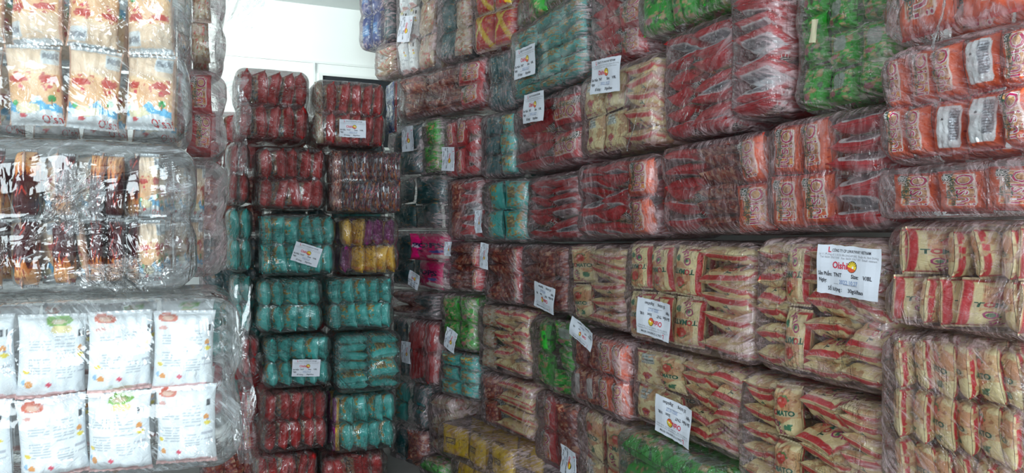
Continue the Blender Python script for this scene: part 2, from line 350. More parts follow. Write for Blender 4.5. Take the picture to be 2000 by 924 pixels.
# ------------------------------------------------------------------ lettering
_txt = {}
def text_tris(s, off=0.0, shear=0.0):
    key = (s, off, shear)
    if key not in _txt:
        c = bpy.data.curves.new('t', 'FONT'); c.body = s; c.size = 1; c.align_x = 'CENTER'; c.align_y = 'CENTER'; c.resolution_u = 2; c.offset = off; c.shear = shear
        o = bpy.data.objects.new('t', c); COL.objects.link(o)
        dg = bpy.context.evaluated_depsgraph_get(); me = bpy.data.meshes.new_from_object(o.evaluated_get(dg))
        V = np.array([v.co[:2] for v in me.vertices]).reshape(-1, 2); Fs = [tuple(p.vertices) for p in me.polygons]
        bpy.data.objects.remove(o); bpy.data.curves.remove(c); bpy.data.meshes.remove(me)
        _txt[key] = (V, Fs)
    return _txt[key]

# (string, letter height in m, centre u, centre v, turn in degrees, colour, swell)
MAG = (.50, .01, .10); DGR = (.01, .12, .07); WHT = (.9, .86, .84)
LETTERS = {
    'shrimp': ([("Oishi", .019, .60, -.86, 0, (.62, .03, .04), .012)], []),
    'red': ([("Oishi", .052, .30, .02, -90, WHT, .032), ("Oishi", .052, .30, .02, -90, MAG, .0), ("Snack Tôm", .021, -.12, -.05, -90, DGR, .01), ("Cay", .021, -.30, -.15, -90, DGR, .01),
             ("KHÔNG", .016, -.25, .69, -90, WHT, .01), ("CHIÊN", .016, -.47, .69, -90, WHT, .01)], []),
    'tomato': ([("T", .020, -.66, -.04, 0, (.01, .15, .09), .03), ("O", .021, -.38, -.03, 0, (.62, .05, .05), .05), ("MATO", .020, .31, -.04, 0, (.01, .15, .09), .03), ("Oishi", .030, -.15, -.68, -60, (.50, .04, .20), .01)], [("Oishi", .026, .1, -.7, -90, (.50, .04, .20), .0)]),
    'pink': ([("POPS", .035, 0, .1, 0, (.02, .02, .08), .04)], []),
}
LETTERS['orange'] = LETTERS['red']

# ------------------------------------------------------------------ the packets: puffed pouches with crimped ends
PW, PH, PT = .14, .20, .062
def puff(u, v, sd):
    au, av = np.clip(abs(u), 0, 1), np.clip(abs(v) / .93, 0, 1)
    t = (1 - au ** 2.6) ** .6 * (1 - av ** 6.5) ** .55
    t = t * (1 + .16 * np.sin(15 * u + sd) * av ** 3 + .22 * (vnoise(u * 2.2 + 5, v * 2.6 + 5, sd * 7 + 1) - .5) + .08 * np.sin(9 * v + 3 * u + sd) * au)
    return PT / 2 * t + .0006
def pos(u, v, side, sd):
    av = np.clip(abs(v), 0, 1)
    x = PW / 2 * u * (1 - .07 * (1 - av ** 3)); z = PH / 2 * v
    y = side * puff(u, v, sd) + .004 * np.sin(2.2 * v + sd) + .0025 * np.sin(26 * u) * np.clip((av - .92) / .08, 0, 1)
    return np.stack([x, y, z], -1)
_pk = {}
def packet_mesh(kind, var, hi):
    key = (kind, var, hi)
    if key in _pk: return _pk[key]
    nu, nv = (46, 62) if hi else (26, 36)
    sd = var + 1 + sum(map(ord, kind)) % 17
    Vs, Fs, Cs = [], [], []; base = 0
    e = np.linspace(-1, 1, nu); uu = np.sin(e * math.pi / 2) * .55 + e * .45; vv = np.linspace(-1, 1, nv)
    U, V = np.meshgrid(uu, vv)
    for side in (-1, 1):
        Us = U if side < 0 else -U
        P = pos(U, V, side, sd); C = ARTS[kind](Us, V, side > 0, sd)
        Vs.append(P.reshape(-1, 3)); Cs.append(C.reshape(-1, 4))
        for j in range(nv - 1):
            for i in range(nu - 1):
                a = base + j * nu + i; q = (a, a + 1, a + nu + 1, a + nu)
                Fs.append(q if side < 0 else q[::-1])
        base += nu * nv
    if kind in LETTERS:
        for side, items in zip((-1, 1), LETTERS[kind]):
            for k, (s, hgt, cu, cv, rot, col, sw) in enumerate(items):
                tv, tf = text_tris(s, sw); sc = hgt / .72; r = math.radians(rot)
                x = (tv[:, 0] * math.cos(r) - tv[:, 1] * math.sin(r)) * sc; z = (tv[:, 0] * math.sin(r) + tv[:, 1] * math.cos(r)) * sc
                u = np.clip(cu + x / (PW / 2), -.97, .97); v = np.clip(cv + z / (PH / 2), -.97, .97)
                P = pos(u if side < 0 else -u, v, side, sd); P[:, 1] += side * (.0009 + .0005 * k)
                Vs.append(P); Cs.append(np.tile(np.array(col + (0.,)), (len(P), 1)))
                Fs += [tuple(base + i for i in f) for f in tf]; base += len(P)
    me = mesh_from('snack_packet', np.concatenate(Vs), Fs, True, np.concatenate(Cs)); me.materials.append(M_FOIL)
    _pk[key] = me; return me

# ------------------------------------------------------------------ the film round a bundle
def film_mesh(w, d, h, nx, nz, n, seed, rough=1.0, waist=.012):
    """rounded, creased shell round a box of packets: front at y=0, base at z=0"""
    r = min(.06, h * .22); V, Fc, idx, G = [], [], {}, []
    lin = [-1 + 2 * i / n for i in range(n + 1)]
    hx, hy, hz = w / 2, d / 2, h / 2
    off = Vector((seed * 3.17, seed * 1.3, seed * 7.7))
    def vert(a, b, c):
        key = (round(a * 1e4), round(b * 1e4), round(c * 1e4))
        if key in idx: return idx[key]
        p = Vector((a * hx, b * hy, c * hz)); q = Vector((max(-hx + r, min(hx - r, p.x)), max(-hy + r, min(hy - r, p.y)), max(-hz + r, min(hz - r, p.z))))
        nrm = (p - q); nrm = nrm.normalized() if nrm.length > 1e-7 else Vector((0, 0, 0))
        p = q + nrm * r
        # the film sinks between packets
        fx = abs(math.sin(math.pi * (p.x / w + .5) * nx)) ** .5; fz = abs(math.sin(math.pi * (p.z / h + .5) * nz)) ** .5
        lump = .008 * (min(fx, 1) * .5 + fz * .5 - 1) if b < -.5 or abs(a) > .95 else 0
        wz = math.exp(-((p.z) / .03) ** 2) * waist if nz == 2 else 0
        s = p * 5 + off; t = p * 15 + off
        ns = mnoise.noise(s) * .013 + mnoise.noise(t) * .006
        cr = (1 - abs(mnoise.noise(Vector((p.x * 9, p.y * 9, p.z * 30)) + off)) * 2) ** 3 * .003 + (1 - abs(mnoise.noise(Vector((p.x * 26 + p.z * 10, p.y * 12, p.z * 9)) + off * 2)) * 2) ** 3 * .003
        dsp = lump + (ns + cr) * rough - wz
        if b > -.98: dsp = -.0005 - min(.003, abs(dsp) * .3) - (wz if abs(a) > .98 else 0)      # sides press against the neighbours
        sag = .006 * mnoise.noise(Vector((p.x * 2.5, seed, 0))) if abs(c) > .9 and b < -.5 else 0
        p = p + nrm * (dsp - abs(sag))
        ex, ez = (1 - abs(a)) * hx, (1 - abs(c)) * hz
        G.append(max(0, min(1, max(math.exp(-ex / .05), .7 * math.exp(-ez / .03)) + .35 * max(0, mnoise.noise(p * 4 + off)))))
        V.append((p.x, p.y + hy, p.z + hz)); idx[key] = len(V) - 1
        return idx[key]
    for i in range(n):
        for j in range(n):
            a, b, c, e = lin[i], lin[i + 1], lin[j], lin[j + 1]
            Fc.append((vert(a, -1, c), vert(b, -1, c), vert(b, -1, e), vert(a, -1, e)))
            Fc.append((vert(a, 1, c), vert(a, 1, e), vert(b, 1, e), vert(b, 1, c)))
            Fc.append((vert(-1, a, c), vert(-1, a, e), vert(-1, b, e), vert(-1, b, c)))
            Fc.append((vert(1, a, c), vert(1, b, c), vert(1, b, e), vert(1, a, e)))
            Fc.append((vert(a, c, -1), vert(a, e, -1), vert(b, e, -1), vert(b, c, -1)))
            Fc.append((vert(a, c, 1), vert(b, c, 1), vert(b, e, 1), vert(a, e, 1)))
    me = mesh_from('film_wrap', V, Fc); at = me.attributes.new('gather', 'FLOAT', 'POINT'); at.data.foreach_set('value', G)
    return me
def flap_mesh(w, h, seed, amp=.02, nx=20, nz=26):
    """a loose, crumpled sheet of film hanging off a bundle"""
    V, Fc = [], []; off = Vector((seed * 2.3, seed, 0))
    for j in range(nz + 1):
        for i in range(nx + 1):
            a, c = i / nx - .5, j / nz - .5
            wj = 1 + .5 * mnoise.noise(Vector((0, c * 6, seed)))
            x = a * w * wj + .03 * mnoise.noise(Vector((seed, c * 4, 0))); z = c * h + .02 * mnoise.noise(Vector((a * 5, seed, 2)))
            y = amp * (mnoise.noise(Vector((x * 14, 0, z * 7)) + off) * 1.6 + mnoise.noise(Vector((x * 40, 0, z * 14)) + off) * .6)
            V.append((x, y, z))
    for j in range(nz):
        for i in range(nx):
            k = j * (nx + 1) + i; Fc.append((k, k + 1, k + nx + 2, k + nx + 1))
    return mesh_from('film_flap', V, Fc)
def strand_mesh(L, rad, seed):
    """a twisted tail of film"""
    V, Fc = [], []; n, m = 26, 7
    for j in range(n + 1):
        t = j / n; cx = .012 * math.sin(5 * t + seed); cy = -.008 * math.sin(math.pi * t)
        for i in range(m):
            a = 2 * math.pi * i / m + t * 9; rr = rad * (.55 + .6 * abs(mnoise.noise(Vector((t * 9, i, seed))))) * (1 + (.8 if i % 2 else 0)) * (1.3 - t * .8)
            V.append((cx + rr * math.cos(a), cy + rr * math.sin(a) * .6, (t - .5) * L))
    for j in range(n):
        for i in range(m):
            Fc.append((j * m + i, j * m + (i + 1) % m, (j + 1) * m + (i + 1) % m, (j + 1) * m + i))
    Fc.append(tuple(range(m))[::-1]); Fc.append(tuple(n * m + i for i in range(m)))
    return mesh_from('film_tail', V, Fc)

def knot_mesh(rx, rz, seed):
    """a crumpled star of film where the sheet was drawn together"""
    V, Fc = [(0, -.028, 0)], []; n, m = 60, 12
    for j in range(1, m + 1):
        t = j / m
        for i in range(n):
            a = 2 * math.pi * i / n; k = mnoise.noise(Vector((math.cos(a) * 3, math.sin(a) * 3, seed))); q = mnoise.noise(Vector((math.cos(a) * 9, math.sin(a) * 9, t * 2.5 + seed)))
            rr = t * (1 + .45 * k); fold = (.009 * q + .005 * math.sin(a * 13 + seed + 3 * t)) * (1 - t * .75) * min(1, t * 3)
            V.append((rx * rr * math.cos(a + .25 * k), -.028 * (1 - t) ** 1.5 + fold - .002, rz * rr * math.sin(a + .25 * k)))
    for i in range(n): Fc.append((0, 1 + (i + 1) % n, 1 + i))
    for j in range(m - 1):
        for i in range(n):
            a, b = 1 + j * n + i, 1 + j * n + (i + 1) % n; Fc.append((a, b, b + n, a + n))
    return mesh_from('film_knot', V, Fc)
# ------------------------------------------------------------------ paper labels
BLK = (.02, .02, .03); GRY = (.30, .30, .33)
def label_mesh(w, h, seed):
    nx, nz = 14, 11; rr = random.Random(seed); V, Fs, C = [], [], []
    def surf(x, z): return .0035 * math.sin(x / w * 4 + seed) + .003 * math.sin(z / h * 5 + x / w * 3 + seed * 2) + .001 * math.sin(x / w * 17)
    for j in range(nz + 1):
        for i in range(nx + 1):
            x, z = (i / nx - .5) * w, (j / nz - .5) * h
            if j in (0, nz): z += rr.uniform(-.0015, .0015)
            V.append((x, surf(x, z), z)); C.append((.70, .72, .80, 0))
    for j in range(nz):
        for i in range(nx):
            k = j * (nx + 1) + i; Fs.append((k, k + 1, k + nx + 2, k + nx + 1))
    def poly(pts, col, lift):
        b = len(V)
        for x, z in pts: V.append((x, surf(x, z) - lift, z)); C.append(tuple(col) + (0,))
        Fs.append(tuple(range(b, b + len(pts))))
    def text(s, size, cx, cz, col, sw=.01, wmax=None):
        tv, tf = text_tris(s, sw); sc = size; span = (tv[:, 0].max() - tv[:, 0].min()) * sc
        kx = min(1, (wmax or w) / span); b = len(V)
        for a, c in tv:
            x, z = cx + a * sc * kx, cz + c * sc; V.append((x, surf(x, z) - .0008, z)); C.append(tuple(col) + (0,))
        Fs.extend(tuple(b + i for i in f) for f in tf)
    text("L", h * .15, -w * .31, h * .40, (.62, .03, .08), .03)
    text("CÔNG TY CP LIWAYWAY VIETNAM", h * .085, w * .04, h * .395, BLK, .012, w * .62)
    text("Lô 11, Đường số 3, KCN VN-SINGAPORE, Thuận An, Bình Dương", h * .06, 0, h * .31, GRY, .0, w * .92)
    text("Tel: 0650 3767 030   Fax: 0650 3767 031  Email: vietnam", h * .06, 0, h * .25, GRY, .0, w * .92)
    text("Oishi", h * .19, -w * .12, h * .10, (.62, .02, .06), .025, w * .24)
    cx, cz, R = w * .07, h * .10, h * .105
    circ = lambda r, a0, a1, n=14, kx=1.0: [(cx + kx * r * math.cos(math.radians(a0 + (a1 - a0) * i / n)), cz + r * math.sin(math.radians(a0 + (a1 - a0) * i / n))) for i in range(n + 1)]
    poly(circ(R * 1.12, 0, 345), (.05, .03, .02), .0006); poly(circ(R, 0, 345), (.85, .60, .04), .0009); poly(circ(R, 180, 330), (.72, .10, .04), .0011)
    for k in range(6):
        a = math.radians(20 + 26 * k); p = (cx + R * 1.05 * math.cos(a), cz + R * 1.05 * math.sin(a)); q = (cx + R * .4 * math.cos(a + .1), cz + R * .4 * math.sin(a + .1))
        dx, dz = math.cos(a + math.pi / 2) * R * .09, math.sin(a + math.pi / 2) * R * .09
        poly([(p[0] - dx, p[1] - dz), (p[0] + dx, p[1] + dz), q], (.04, .03, .02), .0013)
    poly([(cx + R * .2 + R * .22 * math.cos(t * .9), cz - R * .1 + R * .28 * math.sin(t * .9)) for t in range(7)], (.9, .88, .85), .0013)
    text("Sản Phẩm:", h * .11, -w * .36, -h * .09, BLK, .02, w * .22); text("TNT", h * .11, -w * .15, -h * .09, BLK, .02); text("Size:", h * .11, w * .13, -h * .09, BLK, .02); text("V/8L", h * .11, w * .33, -h * .09, BLK, .02)
    text("Ngày:", h * .11, -w * .40, -h * .22, BLK, .02, w * .12); text("2022.10.27", h * .12, w * .03, -h * .225, (.12, .22, .45), .0, w * .3)
    poly([(-w * .22, -h * .265), (w * .18, -h * .265), (w * .18, -h * .275), (-w * .22, -h * .275)], GRY, .0008)
    text("Số lượng :", h * .11, -w * .20, -h * .38, BLK, .02, w * .24); text("30gói/bao", h * .11, w * .15, -h * .38, BLK, .02, w * .26)
    return mesh_from('paper_label', V, Fs, False, C)

# ------------------------------------------------------------------ one wrapped bundle
BUNDLES = []
def bundle(loc, rotz, w, d, h, kind, layout, label, group, film=None, hi=False, labels=(), tags=(), flaps=(), tails=(), knots=(), margin=(0, 0, 0), seed=None, rough=1.0, back_layer=True):
    """w,d,h: outer size. layout: columns 'F2x2:.5' etc. F face-on, V standing edge-on, E lying edge-on (optionally @kind, suffix b=back shown, u=upside down, s=sideways)"""
    seed = seed if seed is not None else len(BUNDLES) + 1; R = random.Random(seed * 31 + 5)
    e = bpy.data.objects.new('snack_bundle', None); COL.objects.link(e); e.empty_display_size = .05
    e.location = loc; e.rotation_euler = (0, 0, rotz); e['label'] = label; e['category'] = 'snack bundle'; e['group'] = group
    BUNDLES.append(e)
    ml, mr, mt = margin
    x = -w / 2 + .016 + ml; inner_w = w - .032 - ml - mr; inner_h = h - .034 - mt; nxt, nzt = 0, 2
    cells = []
    for tok in layout.split():
        body, frac = tok.split(':'); frac = float(frac); mode = body[0]; k = kind; flags = ''
        if '@' in body: body, k = body.split('@')
        if '-' in body: body, flags = body.split('-')
        elif '-' in k: k, flags = k.split('-')
        nx, nz = map(int, body[1:].split('x')); cw = inner_w * frac
        for ix in range(nx):
            for iz in range(nz):
                cells.append((mode, k, flags, x + (ix + .5) * cw / nx, .017 + (iz + .5) * inner_h / nz, cw / nx, inner_h / nz, ix, iz))
        x += cw; nxt += nx; nzt = nz
    layers = 2 if back_layer else 1
    for ly in range(layers):
        for mode, k, fl, cx, cz, cw, ch, ix, iz in cells:
            if ly and mode == 'E' and iz % 2: pass
            me = packet_mesh(k, R.randrange(3), hi and ly == 0)
            o = bpy.data.objects.new('snack_packet', me); COL.objects.link(o); o.parent = e
            j = lambda s: R.uniform(-s, s); depth = (d - .03) / 2
            flip = math.pi if ('b' in fl or ('m' in fl and R.random() < .5)) else 0
            roll = math.pi if ('u' in fl or ('w' in fl and iz % 2)) else 0
            if mode == 'F':
                tk = min(.075, depth * .9)
                if 's' in fl: roll += math.pi / 2; sx, sz = ch / PW, cw / PH
                else: sx, sz = cw / PW, ch / PH
                o.scale = (sx * (1.0 if 't' in fl else R.uniform(.88, .97)), tk / PT, sz * (1.03 if 't' in fl else R.uniform(.95, 1.02)))
                rot = Matrix.Rotation(roll + j(.06), 3, 'Y') @ Matrix.Rotation(flip + j(.12 if tk < .06 else .3), 3, 'Z') @ Matrix.Rotation(j(.07), 3, 'X')
                yy = .016 + tk / 2 + j(.004) + ly * depth
            elif mode == 'V':
                pw = depth * .98; o.scale = (pw / PW, cw * .97 / PT, ch * 1.0 / PH)
                edge = cx - cw / 2 < -w / 2 + .02 + ml or cx + cw / 2 > w / 2 - .02 - mr
                if 'o' in fl: pw *= .75; o.scale = (pw / PW, cw * .9 / PT, ch * R.uniform(.96, 1.05) / PH); a = math.radians(R.uniform(60, 72) if edge else R.uniform(38, 62)) * (1 if (not flip) else -1)
                else: a = math.radians(R.uniform(78, 88) if edge else R.uniform(62, 84)) * (1 if (not flip) else -1)
                rot = Matrix.Rotation(roll + j(.14) * (0 if cx - cw / 2 < -w / 2 + .02 + ml or cx + cw / 2 > w / 2 - .02 - mr else 1), 3, 'Y') @ Matrix.Rotation(-a, 3, 'Z')
                yy = .014 + pw / 2 + j(.006) + ly * depth
            else:
                pw = depth * .98; o.scale = (pw / PW, ch * R.uniform(.9, 1.05) / PT, cw * R.uniform(.88, 1.0) / PH)
                a = math.radians(R.uniform(85, 90) if iz == 0 or (iz + 1.5) * ch > inner_h else R.uniform(58, 84)); a = math.pi - max(a, math.radians(74)) if flip else a
                rot = Matrix.Rotation(math.pi / 2 + (math.pi if R.random() < .4 else 0) + j(.17) * (0 if iz == 0 or (iz + 1) * ch > inner_h - .01 else 1), 3, 'Y') @ Matrix.Rotation(a, 3, 'Z')
                yy = .014 + pw / 2 + j(.008) + ly * depth
            o.rotation_euler = rot.to_euler(); o.location = (cx + j(.003), yy, cz + j(.003))
    fm = film_mesh(w, d, h, max(1, nxt), nzt, 44 if hi else 22, seed, rough)
    link('film_wrap', fm, film or M_FILM, e)
    for (lx, lz, lw, lh, rot) in labels:
        o = link('paper_label', label_mesh(lw, lh, seed), M_PAPER, e, (lx, -.016, lz)); o.rotation_euler = (0, math.radians(rot), 0)
    for (lx, lz, lw, lh, rot, col) in tags:
        V = [(lw * (i / 4 - .5), .002 * math.sin(i * 2 + k), lh * (k / 4 - .5)) for k in range(5) for i in range(5)]
        t = mesh_from('paper_tag', V, [(k * 5 + i, k * 5 + i + 1, k * 5 + i + 6, k * 5 + i + 5) for k in range(4) for i in range(4)], True, [col + (0,)] * 25)
        o = link('paper_tag', t, M_PAPER, e, (lx, -.014, lz)); o.rotation_euler = (0, math.radians(rot), 0)
    for k, (fx, fy, fz, fw, fh, ry, rz) in enumerate(flaps):
        o = link('film_flap', flap_mesh(fw, fh, seed + k * 5), M_LOOSE, e, (fx, fy, fz)); o.rotation_euler = (0, math.radians(ry), math.radians(rz))
    for k, (fx, fz, rx, rzz) in enumerate(knots):
        link('film_knot', knot_mesh(rx, rzz, seed + k * 3), M_KNOT, e, (fx, -.014, fz))
    for k, (fx, fz, fl_, rad, rot) in enumerate(tails):
        o = link('film_tail', strand_mesh(fl_, rad, seed + k), M_LOOSE, e, (fx, -.02, fz)); o.rotation_euler = (0, math.radians(rot), 0)
    return e

# ------------------------------------------------------------------ where the stacks stand
def ray(px):                        # ground direction of the column px, for one metre along the lens axis
    t = (px - 1000) / F; return Vector((t * CT + ST, CT - t * ST))
WALL = [(1.60, -1.0), (1.60, 3.75), (1.25, 4.80), (0.78, 6.2)]      # line on which the fronts of the long right-hand stack stand
def on_wall(px):
    r = ray(px)
    for (ax, ay), (bx, by) in zip(WALL, WALL[1:]):
        dx, dy = bx - ax, by - ay; det = r.x * (-dy) + dx * r.y
        t = (ax * (-dy) + dx * ay) / det; s = (r.x * ay - r.y * ax) / det
        if -1e-6 <= s <= 1 + 1e-6 and t > 0: return Vector((ax + s * dx, ay + s * dy)), t
    raise ValueError(px)
def zat(py, depth): return EYE + (HZ - py) / F * depth

SPECS = []
LEN = [0.0]
for (ax, ay), (bx, by) in zip(WALL, WALL[1:]): LEN.append(LEN[-1] + math.hypot(bx - ax, by - ay))
def arc(q):                         # distance of a point on the wall line from its near end
    best = None
    for k, ((ax, ay), (bx, by)) in enumerate(zip(WALL, WALL[1:])):
        d = Vector((bx - ax, by - ay)); t = max(0, min(1, (q - Vector((ax, ay))).dot(d) / d.length_squared)); e = (q - Vector((ax, ay)) - d * t).length
        if best is None or e < best[0]: best = (e, LEN[k] + t * d.length)
    return best[1]
def unarc(s):
    for k, ((ax, ay), (bx, by)) in enumerate(zip(WALL, WALL[1:])):
        if s <= LEN[k + 1] or k == len(WALL) - 2:
            t = (s - LEN[k]) / (LEN[k + 1] - LEN[k]); return Vector((ax + (bx - ax) * t, ay + (by - ay) * t))
def place_wall(x0, x1, yt, yb, kind, layout, label, group='wrapped snack bundles in the long right-hand stack', **kw):
    (A, ta), (B, tb) = on_wall(x0), on_wall(x1); mid, tm = on_wall((x0 + x1) / 2)
    SPECS.append(dict(t='wall', a=arc(B), b=arc(A), z0=zat(yb, tm), z1=zat(yt, tm), args=(kind, layout, label, group), kw=kw))
def place_flat(Y, x0, x1, yt, yb, kind, layout, label, group, **kw):
    def at(px): r = ray(px); t = Y / r.y; return r.x * t, t
    (xa, ta), (xb, tb) = at(x0), at(x1); xm, tm = at((x0 + x1) / 2)
    SPECS.append(dict(t=group, Y=Y, a=xa, b=xb, z0=zat(yb, tm), z1=zat(yt, tm), args=(kind, layout, label, group), kw=kw))
def settle():                       # bundles are squeezed against each other, never into each other
    for _ in range(40):
        moved = False
        for i, p in enumerate(SPECS):
            for q in SPECS[i + 1:]:
                if p['t'] != q['t']: continue
                if p['t'] != 'wall' and abs(p['Y'] - q['Y']) > p['kw'].get('D', .40): continue
                ds = min(p['b'], q['b']) - max(p['a'], q['a']); dz = min(p['z1'], q['z1']) - max(p['z0'], q['z0'])
                if ds <= .001 or dz <= .001: continue
                moved = True
                if dz * 1.3 < ds:
                    lo, hi_ = (p, q) if p['z0'] + p['z1'] < q['z0'] + q['z1'] else (q, p); m = (lo['z1'] + hi_['z0']) / 2
                    lo['z1'] = m; hi_['z0'] = m
                else:
                    lo, hi_ = (p, q) if p['a'] + p['b'] < q['a'] + q['b'] else (q, p); m = (lo['b'] + hi_['a']) / 2
                    lo['b'] = m; hi_['a'] = m
        if not moved: break
    if SPECS[0].get('closed'): return
    SPECS[0]['closed'] = True
    for p in SPECS:                 # and they rest on one another without a gap
        for q in SPECS:
            if p is q or p['t'] != q['t'] or (p['t'] != 'wall' and abs(p['Y'] - q['Y']) > .3): continue
            ds = min(p['b'], q['b']) - max(p['a'], q['a']); gap = q['z0'] - p['z1']
            if 0 < gap < .06 and ds > .4 * (p['b'] - p['a']): q['z0'] = p['z1']
def build_all():
    settle(); settle()
    for sp in SPECS:
        kw = dict(sp['kw']); lab = kw.pop('lab', ()); D = kw.pop('D', .40); z0, z1 = sp['z0'] + .001, sp['z1'] - .001
        labels = []
        if sp['t'] == 'wall':
            tag, tail, p = kw.pop('tag', ()), kw.pop('tail', ()), kw.pop('p', 0.0)
            A, B = unarc(sp['b'] - .002), unarc(sp['a'] + .002); C = (A + B) / 2; dirv = (B - A).normalized(); nrm = Vector((-dirv.y, dirv.x)); C = C - nrm * p
            def loc2(px, py):
                q, t = on_wall(px); return (q - C).dot(dirv), zat(py, t) - z0, t
            for (lx, ly, lw, lh, rot) in lab:      # box of the label as seen; its real width undoes the foreshortening
                (q0, t0), (q1, t1) = on_wall(lx - lw / 2), on_wall(lx + lw / 2); a, b, t = loc2(lx, ly); wr, hr = (q1 - q0).length, lh / F * t
                if 60 < abs(rot) < 120: wr, hr = hr, wr
                labels.append((a, b, wr, hr, rot))
            tags = [(*loc2(tx, ty)[:2], tw / F * loc2(tx, ty)[2] * 1.2, th / F * loc2(tx, ty)[2], rot, col) for tx, ty, tw, th, rot, col in tag]
            tails = [(*loc2(tx, ty)[:2], L / F * loc2(tx, ty)[2], .003, rot) for tx, ty, L, rot in tail]
            bundle((C.x, C.y, z0), math.atan2(dirv.y, dirv.x), (B - A).length, D, z1 - z0, *sp['args'], labels=labels, tags=tags, tails=tails, **kw)
        else:
            C, Y = (sp['a'] + sp['b']) / 2, sp['Y']
            for (lx, ly, lw, lh, rot) in lab:
                r = ray(lx); t = Y / r.y; labels.append((r.x * t - C, zat(ly, t) - z0, lw / F * t * 1.05, lh / F * t, rot))
            bundle((C, Y, z0), 0.0, sp['b'] - sp['a'] - .004, D, z1 - z0, *sp['args'], labels=labels, **kw)

# ---- near left stack
GL = 'big wrapped bundles in the near left stack'
place_flat(1.75, -150, 378, -95, 262, 'shrimp', 'F4x2-w:1', 'bundle of peach and blue prawn snack packets, topmost of near left stack', GL, film=M_FILM_L, hi=True, margin=(0, .012, 0), D=.45)
place_flat(1.76, -150, 388, 262, 582, 'brown', 'F2x2:.27 V1x2@shrimp:.045 F1x2-w:.10 V1x2@shrimp:.06 F1x2:.105 V1x2@shrimp:.06 F2x2-w:.17 V1x2@brown:.05 F1x2@shrimp:.14', 'bundle of dark maroon packets among peach ones, middle of near left stack', GL, film=M_FILM_L, hi=True, margin=(0, .055, .01), D=.45, knots=[(.01, .20, .055, .07), (.10, .04, .08, .035)])
place_flat(1.62, -160, 478, 584, 960, 'white', 'F4x2-t:1', 'clear-wrapped bundle of white packets printed with barcodes, bottom of the near left stack', GL, film=M_FILM_L, hi=True, margin=(0, .035, .012), D=.50,
           flaps=[(.268, .0, .20, .035, .37, 0, -30)])
# ---- second left stack, just behind
GM = 'wrapped bundles in the narrow stack behind the near left one'
place_flat(2.45, 300, 446, -60, 122, 'cream', 'F2x2@shrimp:.6 F1x2:.4', 'pale packets in loose grey film, top of narrow stack behind the prawn packets', GM, rough=1.4, margin=(0, .03, 0), flaps=[(.16, .02, .26, .12, .25, 20, -25)])
place_flat(2.45, 295, 448, 126, 300, 'red', 'F2x2:1', 'red packets in grey film, second from top in narrow stack behind the prawn packets', GM, rough=1.4, margin=(0, .03, 0), flaps=[(.14, .01, .1, .06, .3, 0, -30)])
place_flat(2.45, 290, 448, 306, 545, 'shrimp', 'F3x2:1', 'peach packets in grey film sticking out behind the maroon bundle at mid height', GM, rough=1.3, margin=(0, .05, 0))
# ---- far stack facing the camera
GB = 'wrapped bundles in the far stack below the white wall'
def far(*a, **k):
    return place_flat(k.pop('Y', 4.27), *a, GB, film=k.pop('film', M_FILM_B), **k)
far(458, 609, 131, 273, 'rback', 'V5x2:1', 'deep red bundle at top left of far stack, against the white wall')
far(611, 757, 154, 292, 'rback', 'F1x2@cream:.12 V5x2:.88', 'red bundle with white paper label below centre, top right of far stack', lab=[(688, 252, 49, 34, 0)], Y=4.20)
far(440, 491, 266, 394, 'rback', 'V2x2:1', 'narrow visible end of red bundle at left of far stack, second layer', Y=4.30)
far(493, 641, 276, 405, 'rback', 'V5x2:1', 'unlabelled wide red bundle in second layer of far stack')
far(644, 790, 290, 419, 'streak', 'F1x2@maroon:.16 V9x2:.84', 'bundle of thin dark brown, orange and silver packets in far stack', Y=4.22)
far(440, 502, 398, 532, 'teal', 'V2x2:1', 'narrow visible end of teal bundle at left of far stack, third layer', Y=4.36)
far(505, 660, 406, 541, 'teal', 'F1x2:.14 V5x2:.86', 'teal bundle with tilted white paper label, third layer of far stack', lab=[(598, 497, 50, 38, 18)])
far(664, 784, 421, 539, 'purple', 'V5x2-m:1', 'bundle of purple and yellow packets in the third layer of the far stack')
far(448, 497, 534, 655, 'teal', 'V2x2:1', 'narrow visible end of teal bundle at left of far stack, fourth layer', Y=4.36)
far(499, 634, 541, 651, 'teal', 'V5x2:1', 'upright teal bundle in fourth layer of far stack, left of its twin')
far(639, 775, 539, 648, 'teal', 'V5x2:1', 'upright teal bundle in far stack, directly below the purple and yellow one')
far(466, 510, 655, 745, 'rback', 'V2x2:1', 'narrow end of red bundle in loose film, left of the straight-labelled teal bundle', film=M_FILM, Y=4.30)
far(512, 652, 651, 760, 'teal', 'V5x2:1', 'teal bundle with straight white paper label, fifth layer of far stack', lab=[(597, 718, 51, 33, 4)])
far(655, 789, 650, 768, 'teal', 'E1x6:.5 E1x6:.5', 'teal bundle with packets lying flat in slanting layers, far stack', Y=4.24)
far(446, 504, 760, 893, 'red', 'F1x2:.5 F1x2:.5', 'red and orange packets right beside the white bundle, low in far stack', film=M_FILM, Y=4.0)
far(508, 644, 762, 886, 'rback', 'V5x2:1', 'crimson bundle directly below the straight-labelled teal bundle of far stack')
far(645, 779, 769, 886, 'teal', 'F1x2@purple:.12 V4x2:.88', 'lowest teal bundle of far stack, its packets standing upright')
far(492, 624, 889, 1010, 'rback', 'V6x2:1', 'crimson packet bundle at the bottom edge of the picture below the other crimson one')
far(627, 762, 889, 1010, 'rback', 'V5x2-m:1', 'pinkish red bundle at bottom edge, below the lowest teal one of far stack')
far(763, 783, 152, 262, 'maroon', 'V1x2@navy:.45 V1x2@rback:.55', 'dark red and navy packets glimpsed behind the top right bundle of the far stack', Y=4.5, D=.2)

